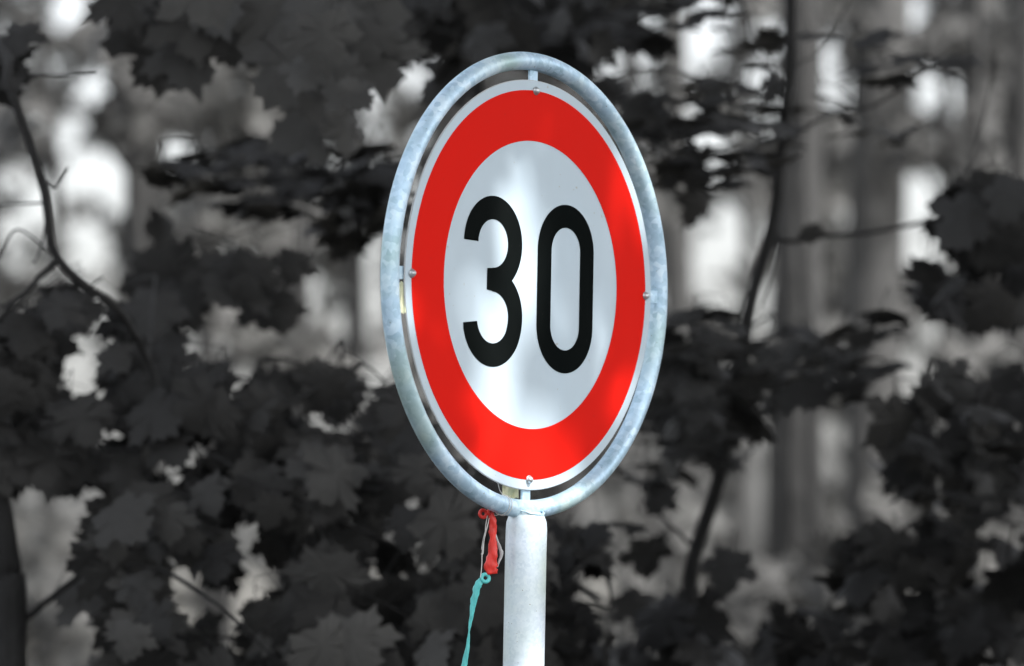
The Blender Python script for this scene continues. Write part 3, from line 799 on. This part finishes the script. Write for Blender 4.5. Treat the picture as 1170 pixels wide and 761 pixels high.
# ------------------------------------------------------------------ forest behind
def crown_mesh(seed, m, n=900, rad=2.2, h=4.5):
    r = random.Random(seed); mb = MB()
    cl = [(Vector((r.gauss(0, rad * .5), r.gauss(0, rad * .5), r.uniform(-h / 2, h / 2))), r.uniform(.5, 1.1)) for _ in range(22)]
    for i in range(n):
        c, q = cl[i % 22]; p = c + Vector((r.gauss(0, q * .5), r.gauss(0, q * .5), r.gauss(0, q * .4))); put_leaf(mb, p, r.uniform(.22, .42), 'flat' if r.random() < .5 else 'mix', r, SLEAVES)
    me = bpy.data.meshes.new('crown'); me.from_pydata([tuple(v) for v in mb.v], [], mb.f); me.materials.append(m); me.update(); return me
crowns = [crown_mesh(s, M['crown']) for s in (1, 2, 3)]
G = 'forest trees behind the leaves'
forest = [  # px centre, width px, D, material, label
    (158, 58, 21, 'bark_dark', 'dark blurred trunk below the bright diagonal streak, upper left'),
    (402, 30, 27, 'bark_dark', 'thin dark trunk just left of the sign beside a bright gap'),
    (330, 40, 33, 'bark_mid', 'grey blurred trunk above the lone black maple leaf left of the sign'),
    (912, 62, 18, 'bark_dark', 'dark thick trunk right of the crooked stem'),
    (990, 78, 22, 'bark_mid', 'broad grey trunk left of the brightest spot on the right'),
    (1118, 60, 25, 'bark_mid', 'grey trunk right of the brightest spot on the right'),
    (1165, 34, 19, 'bark_dark', 'dark trunk along the right edge of the photo'),
    (762, 46, 28, 'bark_mid', 'grey trunk close to the right side of the ring'),
    (838, 22, 30, 'bark_mid', 'narrow trunk between two bright gaps right of the ring'),
    (640, 50, 26, 'bark_dark', 'dark trunk behind the post and the disc'),
    (520, 44, 31, 'bark_mid', 'grey trunk behind the left half of the sign ring'),
    (235, 36, 36, 'bark_mid', 'faint grey trunk under the pale spot in the upper left'),
    (-32, 50, 24, 'bark_dark', 'dark trunk just past the left edge behind the forked twig'),
    (705, 24, 34, 'bark_pale', 'pale narrow trunk right of the post under the ring'),
    (-90, 60, 22, 'bark_mid', 'trunk just outside the left edge of the photo'),
    (-260, 60, 28, 'bark_dark', 'trunk farther outside the left edge of the photo'),
    (1290, 60, 23, 'bark_mid', 'trunk just outside the right edge of the photo'),
    (1430, 60, 30, 'bark_dark', 'trunk farther outside the right edge of the photo'),
]
for i, (px_, wd, D, mk, lab) in enumerate(forest):
    rnd = random.Random(100 + i); b = at(px_, 700, D); r0 = wd / 2 * D / FPX
    t = thing('forest_tree', lab, 'tree', (b.x, D, 0), G)
    mb = MB(); H = rnd.uniform(11, 14); P = []
    lean = rnd.uniform(-.22, .22); bow = rnd.uniform(-.07, .07)
    for k in range(10):
        z = -.2 + H * k / 9; P.append(Vector((lean * (z / H) + bow * math.sin(z * .6) + rnd.uniform(-.03, .03), rnd.uniform(-.03, .03), z)))
    mb.tube(P, [r0 * (1.25 if k == 0 else 1.0) * (1 - .06 * k) for k in range(10)], 12); mb.build('trunk', M[mk], t, True)
    for k in range(4):
        z = rnd.uniform(H * .55, H * .9); a = rnd.uniform(0, 6.28); mb = MB()
        stem(mb, [Vector((lean * z / H, 0, z)), Vector((math.cos(a), math.sin(a), z + .5)), Vector((2 * math.cos(a), 2 * math.sin(a), z + .8))], .05, .015, 6); mb.build('branch', M[mk], t, True)
    o = bpy.data.objects.new('crown', crowns[i % 3]); C.objects.link(o); o.parent = t; o.location = (lean, 0, H - .8); o.rotation_euler = (0, 0, rnd.uniform(0, 6))

# the far wood: one mass of leaves with openings where the sky comes through
OPEN = [  # px, py, rx, ry, strength 0..1
    (78, 6, 22, 18, 1), (62, 66, 16, 22, .7), (108, 98, 18, 20, .8), (30, 50, 14, 22, .35),
    (82, 160, 20, 26, .8), (110, 190, 26, 24, 1), (140, 225, 30, 22, 1), (165, 252, 22, 18, 1), (35, 225, 40, 30, .6), (75, 245, 40, 35, .55), (20, 275, 30, 30, .6), (112, 310, 18, 50, .62), (75, 310, 25, 30, .5), (90, 360, 30, 20, .5),
    (200, 172, 26, 16, .9), (130, 40, 34, 22, .5), (265, 95, 22, 18, .35), (188, 120, 18, 30, .25), (300, 60, 14, 20, .6), (335, 50, 20, 16, .7),
    (428, 50, 16, 60, .65), (418, 145, 18, 30, .75), (470, 55, 30, 50, .5), (455, 20, 20, 20, .5), (412, 345, 22, 56, 1), (355, 345, 14, 30, .9), (262, 372, 14, 14, .5), (300, 390, 22, 12, .5), (240, 270, 24, 16, .4), (425, 240, 14, 26, .7),
    (340, 265, 30, 20, .25), (250, 300, 40, 14, .25),
    (715, 85, 28, 26, .65), (775, 50, 24, 40, 1), (805, 25, 26, 40, 1), (740, 30, 20, 20, .6), (800, 150, 34, 24, 1), (812, 185, 20, 14, 1), (880, 45, 16, 18, .7), (875, 100, 18, 12, .7), (942, 70, 16, 18, .7), (945, 105, 26, 24, .6),
    (1036, 20, 13, 15, 1), (1005, 95, 14, 14, 1), (1095, 105, 12, 14, .8), (1065, 118, 16, 18, .4), (1045, 195, 24, 20, .4), (1048, 232, 20, 24, 1), (1042, 285, 30, 36, .75), (1095, 290, 12, 24, .5),
    (915, 200, 12, 34, .45), (820, 245, 20, 34, .65), (862, 272, 13, 28, 1), (820, 310, 26, 40, .45), (868, 345, 12, 40, 1), (780, 280, 20, 50, .5), (785, 340, 30, 20, .45), (1120, 200, 24, 16, .5),
    (1062, 382, 14, 14, 1), (1022, 398, 9, 10, 1), (1042, 435, 18, 26, .82), (1045, 480, 12, 22, .7), (945, 495, 14, 22, 1), (950, 535, 14, 24, .7), (870, 490, 14, 10, .8), (862, 540, 14, 36, .72), (857, 600, 16, 50, .78),
    (660, 590, 12, 22, .8), (700, 590, 14, 30, .35), (720, 660, 34, 40, .35), (760, 680, 26, 20, .3), (655, 690, 16, 16, .8), (650, 650, 10, 12, .8), (910, 660, 14, 40, .3), (1050, 640, 40, 22, .35), (1130, 600, 30, 30, .25), (955, 748, 14, 14, .7), (1085, 660, 20, 12, .35), (1145, 665, 12, 10, .5),
    (40, 575, 20, 30, .6), (35, 495, 24, 16, .4), (80, 580, 24, 20, .5), (60, 745, 26, 22, .3), (85, 690, 18, 30, .25), (95, 440, 30, 30, .9), (92, 392, 14, 16, .9), (135, 497, 12, 12, .8), (285, 685, 30, 16, .7), (310, 660, 20, 18, .6),
    (205, 545, 26, 18, .8), (230, 515, 20, 16, .3), (185, 655, 16, 10, .5), (205, 717, 16, 14, .6), (262, 735, 24, 20, .4), (345, 460, 20, 16, .5), (430, 430, 20, 16, .8), (475, 580, 14, 14, .8), (478, 640, 14, 14, .8), (448, 730, 10, 10, .7), (640, 745, 20, 14, .4),
]
OPEN += [(x, y, r_ + 14, r_ + 14, .92) for x, y, r_ in HOLES if r_ <= 10]
# young trees half way to the far wood, all out of focus
def understory(px_, D, blobs, m, label, seed):
    r = random.Random(seed); b = at(px_, 720, D); org = Vector((b.x, D, 0)); t = thing('young_tree', label, 'tree', org, 'young trees growing in the wood behind')
    mb = MB(); top = at(px_ + r.uniform(-30, 30), -80, D); stem(mb, [org + Vector((0, 0, -.1)), at(px_, 500, D), at(px_ + r.uniform(-12, 12), 250, D), top, top + Vector((0, 0, 1))], .032, .012, 8); mb.build('trunk', M['bark_dark'], t, True, org)
    fl = MB()
    for x, y, rx, ry, n_ in blobs:
        c = at(x, y, D); mb = MB(); stem(mb, [at(px_, min(y + 60, 760), D), (at(px_, y, D) + c) / 2 + Vector((0, 0, .05)), c], .010, .004, 5); mb.build('branch', M['bark_dark'], t, True, org)
        for _ in range(n_):
            a = r.uniform(0, 6.283); q = math.sqrt(r.random()); p = at(x + rx * q * math.cos(a), y + ry * q * math.sin(a), D + r.uniform(-.7, .7))
            X, Y = to_px(p)
            if any(s_ >= .8 and ((X - ox) / (rx_ + 14)) ** 2 + ((Y - oy) / (ry_ + 14)) ** 2 < 1 for ox, oy, rx_, ry_, s_ in OPEN): continue
            put_leaf(fl, p, r.uniform(.11, .19), 'mix', r, SLEAVES)
    fl.build('foliage', m, t, False, org)
M['under'] = leaf_mat('young_leaf', .028, .075, .35); M['under_pale'] = leaf_mat('young_leaf_pale', .07, .14, .4)
understory(150, 17, [(138, 100, 42, 55, 60), (20, 140, 30, 34, 22), (110, 40, 30, 16, 14), (165, 150, 36, 20, 16)], M['under'], 'blurred young tree with a dark tuft left of the top leaf cluster', 1)
understory(262, 20, [(240, 90, 60, 40, 50), (200, 135, 40, 18, 20), (300, 130, 50, 26, 30), (250, 260, 60, 22, 36), (330, 255, 40, 20, 20)], M['under_pale'], 'pale blurred young tree under the top left leaf cluster', 2)
understory(345, 18, [(240, 330, 60, 40, 40), (300, 395, 50, 26, 26), (395, 400, 40, 34, 20)], M['under_pale'], 'pale blurred young tree showing round the lone black leaf', 3)
understory(930, 16, [(900, 690, 60, 50, 60), (860, 740, 50, 30, 26), (960, 620, 30, 24, 10)], M['under'], 'dark blurred bush low between the crooked stem and the right corner', 4)
understory(1075, 22, [(1100, 160, 70, 34, 40), (1120, 60, 50, 44, 50), (1060, 50, 30, 20, 16), (960, 30, 36, 20, 20), (1000, 180, 40, 24, 16)], M['under'], 'blurred young tree filling the upper right corner', 5)
understory(880, 24, [(850, 180, 34, 24, 24), (890, 380, 36, 40, 30), (760, 230, 30, 20, 14), (900, 300, 30, 30, 16)], M['under_pale'], 'pale blurred young tree behind the crooked stem', 6)
understory(735, 21, [(700, 620, 40, 40, 26), (745, 680, 40, 34, 26), (800, 600, 26, 50, 22)], M['under_pale'], 'pale blurred young tree right of the post', 7)
understory(55, 19, [(60, 640, 40, 60, 50), (40, 440, 40, 40, 26), (90, 730, 40, 26, 20)], M['under_pale'], 'pale blurred young tree beside the dark trunk in the lower left', 8)
understory(1120, 18, [(1060, 560, 60, 40, 30), (1110, 640, 50, 40, 30), (1130, 420, 40, 30, 16)], M['under_pale'], 'pale blurred young tree seen through the leaves of the lower right corner', 9)

rnd = random.Random(77); fw_l = MB(); 
n_done = 0
for i in range(42000):
    D = rnd.uniform(44, 62); x = rnd.uniform(-15, 15); z = rnd.uniform(-.1, 13.5)
    if abs(x) > 7 and rnd.random() < .5: continue
    X, Y = to_px(Vector((x, D, z))); keep = True
    for ox, oy, rx_, ry_, s_ in OPEN:
        dx = (X - ox) / (rx_ + 7); dy = (Y - oy) / (ry_ + 7)
        if dx * dx + dy * dy < 1 and rnd.random() > -math.log(min(s_ ** 1.8 + .02, .995)) / 8: keep = False; break
    if not keep: continue
    put_leaf(fw_l, Vector((x, D, z)), rnd.uniform(.22, .42), 'mix', rnd, SLEAVES)
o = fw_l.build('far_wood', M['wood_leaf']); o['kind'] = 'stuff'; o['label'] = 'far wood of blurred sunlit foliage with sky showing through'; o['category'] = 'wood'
